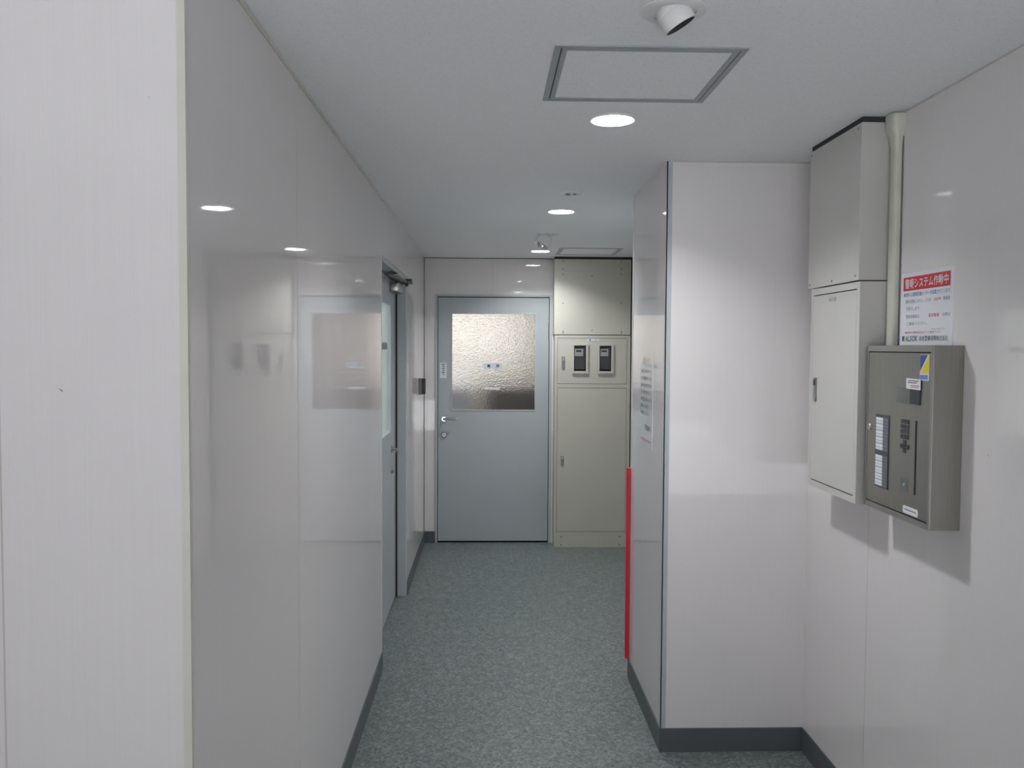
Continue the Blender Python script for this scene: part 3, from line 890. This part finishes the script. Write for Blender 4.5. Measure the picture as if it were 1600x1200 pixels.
def rrect(w, h, r, n=5):
    pts = []
    for (cx, cy, a0) in ((w / 2 - r, h / 2 - r, 0), (-w / 2 + r, h / 2 - r, 90), (-w / 2 + r, -h / 2 + r, 180), (w / 2 - r, -h / 2 + r, 270)):
        for k in range(n + 1):
            a = math.radians(a0 + 90 * k / n)
            pts.append((cx + r * math.cos(a), cy + r * math.sin(a)))
    return pts
lt = obj('maker_label', MB().prism(rrect(0.083, 0.021, 0.006), 0, 0.0006, facing_minus_x(PX, 2.2955, 1.138)), M['paper'], fp)
mb = MB()
mb.prism([(-0.032, -0.001), (0.032, -0.001), (0.032, 0.002), (-0.032, 0.002)], 0.0006, 0.0008, facing_minus_x(PX, 2.2955, 1.138))
obj('label_print', mb, M['violet_grey'], lt)

# security notice
sg = thing('security_notice', (XR, 2.402, 1.594), 'white security notice with a red headline above the intercom panel', 'notice')
SY0, SY1, SZ0, SZ1 = 2.258, 2.548, 1.5935, 1.806
sheet = obj('notice_sheet', MB().box(XR - 0.0012, XR, SY0, SY1, SZ0, SZ1), M['paper'], sg)
def sm(u, v):      # u, v in metres from the top left corner of the sheet
    return facing_minus_x(XR - 0.0012, SY1 - u, SZ1 - v)
hb = obj('red_headline_band', MB().box(XR - 0.0015, XR - 0.0012, SY0 + 0.017, SY1 - 0.012, SZ1 - 0.0525, SZ1 - 0.0125), M['red'], sg)
mb = MB()
text_into(mb, '警報システム作動中', 0.240, 0.029, facing_minus_x(XR - 0.0015, (SY0 + SY1) / 2 + 0.0025, SZ1 - 0.0325), bold=0.012)
obj('headline_lettering', mb, M['paper'], hb)
mb = MB()
text_into(mb, '本物件には警備機器センサーが設置されています。', 0.262, 0.0125, sm(0.145, 0.0645), bold=0.01)
obj('blue_line', mb, M['pale_blue'], sg)
for (tx, w_, h_, u, v, sh) in (('異常を感知しますと、２５分', 0.145, 0.011, 0.100, 0.0850, 0), ('警備員', 0.036, 0.011, 0.255, 0.0850, 0),
                               ('が急行します。', 0.083, 0.011, 0.072, 0.1060, 0), ('警報発報後は、', 0.082, 0.011, 0.072, 0.1290, 0),
                               ('の際は', 0.040, 0.010, 0.255, 0.1290, 0), ('ご連絡ください。', 0.120, 0.0095, 0.095, 0.1500, 0),
                               ('Security Co.', 0.070, 0.0055, 0.215, 0.1680, 0.2)):
    line('text_line', tx, w_, h_, sm(u, v), M['grey_ink'], sg, sh)
for (tx, w_, h_, u, v) in (('以内', 0.036, 0.010, 0.208, 0.0850), ('異常警報', 0.058, 0.010, 0.190, 0.1290),
                           ('緊急時は警備会社までご連絡下さい', 0.205, 0.0065, 0.130, 0.1760)):
    line('red_text_line', tx, w_, h_, sm(u, v), M['red_ink'], sg, 0, 0.01)
line('logo_lettering', 'ALSOK', 0.074, 0.0165, sm(0.066, 0.1935), M['navy'], sg, 0.25, 0.012)
line('company_lettering', '綜合警備保障株式会社', 0.155, 0.0150, sm(0.190, 0.1935), M['navy'], sg, 0, 0.008)
obj('logo_blue_corner', MB().prism([(0, 0), (0.006, 0.014), (-0.0085, 0.014), (-0.0085, -0.001)], 0, 0.0003, sm(0.020, 0.200)), M['blue'], sg)
obj('logo_yellow_corner', MB().prism([(-0.007, -0.003), (0.007, -0.003), (0.007, 0.012), (0.001, 0.0)], 0, 0.0003, sm(0.020, 0.200)), M['yellow'], sg)

# ================================================================== PILLAR FITTINGS
pn = thing('building_notice', (XP, 3.655, 1.16), 'glossy white paper notice with dense text on the corridor side of the pillar', 'notice')
obj('notice_sheet', MB().box(XP - 0.0011, XP, 3.51, 3.80, 1.155, 1.565), M['paper_gloss'], pn)
def pm(u, v):
    return facing_minus_x(XP - 0.0011, 3.80 - u, 1.565 - v)
mb = MB()
text_into(mb, 'お知らせ', 0.17, 0.034, pm(0.145, 0.040), bold=0.01)
obj('red_lettering', mb, M['faded_red'], pn)
BODY = ['共用廊下に私物を置かないで下さい', '非常時の避難通路になりますので', '自転車や荷物の放置はご遠慮下さい', '見つけた場合は撤去いたします', '皆様のご協力をお願いいたします', '夜間の出入りはお静かに', '扉の開閉にご注意下さい']
for k, tx in enumerate(BODY):
    line('text_line', tx, 0.25 * min(1, len(tx) / 15), 0.0165, pm(0.02 + 0.125 * min(1, len(tx) / 15), 0.085 + 0.030 * k), M['grey_ink'], pn, 0, 0.006)
line('text_line', '管理組合', 0.13, 0.026, pm(0.195, 0.325), M['grey_ink'], pn, 0, 0.008)
obj('red_footer_band', MB().box(XP - 0.0014, XP - 0.0011, 3.53, 3.78, 1.180, 1.190), M['faded_red'], pn)

# red corner guard
arc = [(0, 0)] + [(0.019 * math.cos(math.radians(a)), 0.019 * math.sin(math.radians(a))) for a in range(0, 271, 15)]
gd = obj('corner_guard', MB().prism(arc, 0.094, 1.010, Matrix.Translation((XP - 0.0003, YPB + 0.0003, 0))), M['guard'], None, True)
tag(gd, 'bright red round corner guard strip on the rear edge of the pillar', 'corner guard')

# card reader on the far left wall
cr = thing('card_reader', (XL, 6.36, 1.228), 'small grey and black card reader on the far left wall by the door', 'card reader')
obj('reader_base', MB().box(XL, XL + 0.022, 6.320, 6.400, 1.228, 1.349, 0.003), M['plastic_grey'], cr)
obj('reader_front', MB().box(XL + 0.022, XL + 0.048, 6.322, 6.398, 1.230, 1.347, 0.006), M['plastic_dark'], cr, True)

# scuff marks are parts of the walls they are on
SCUFF = [(-0.005, 0.004), (-0.002, 0.003), (0.0017, 0.0008), (0.003, -0.003), (0.0007, -0.0025), (-0.0015, 0.0005)]
wf, wr = bpy.data.objects['wall_left_front'], bpy.data.objects['wall_right']
obj('scuff_mark', MB().prism(SCUFF, 0, 0.0002, facing_minus_y(-0.724, Y0, 1.503)), M['dirt'], wf)
obj('scuff_mark', MB().prism([(p[0] * 0.35, p[1] * 0.35) for p in SCUFF], 0, 0.0002, facing_minus_y(-0.571, Y0, 1.996)), M['dirt'], wf)
obj('scuff_mark', MB().prism([(p[0] * 0.8, p[1] * 0.8) for p in SCUFF], 0, 0.0002, facing_minus_x(XR, 2.080, 1.318)), M['dirt'], wr)

# ================================================================== THINGS BEHIND THE FAR DOOR GLASS
ct = thing('kitchen_counter', (0.5, 7.8, 0), 'dark brown counter dimly seen low through the far door glass, right side', 'counter')
obj('counter_body', MB().box(-0.02, 1.38, 7.45, 8.1, 0, 1.24, 0.004), M['counter'], ct)
obj('counter_top', MB().box(-0.04, 1.39, 7.42, 8.1, 1.24, 1.27, 0.004), M['counter'], ct)
fg = thing('pale_appliance', (-0.35, 7.95, 0), 'pale bluish appliance dimly seen low through the far door glass, left side', 'appliance')
obj('appliance_body', MB().box(-0.85, -0.14, 7.45, 8.0, 0, 1.27, 0.02), M['fridge'], fg)
obj('appliance_door', MB().box(-0.845, -0.145, 7.425, 7.448, 0.05, 1.26, 0.01), M['fridge'], fg)
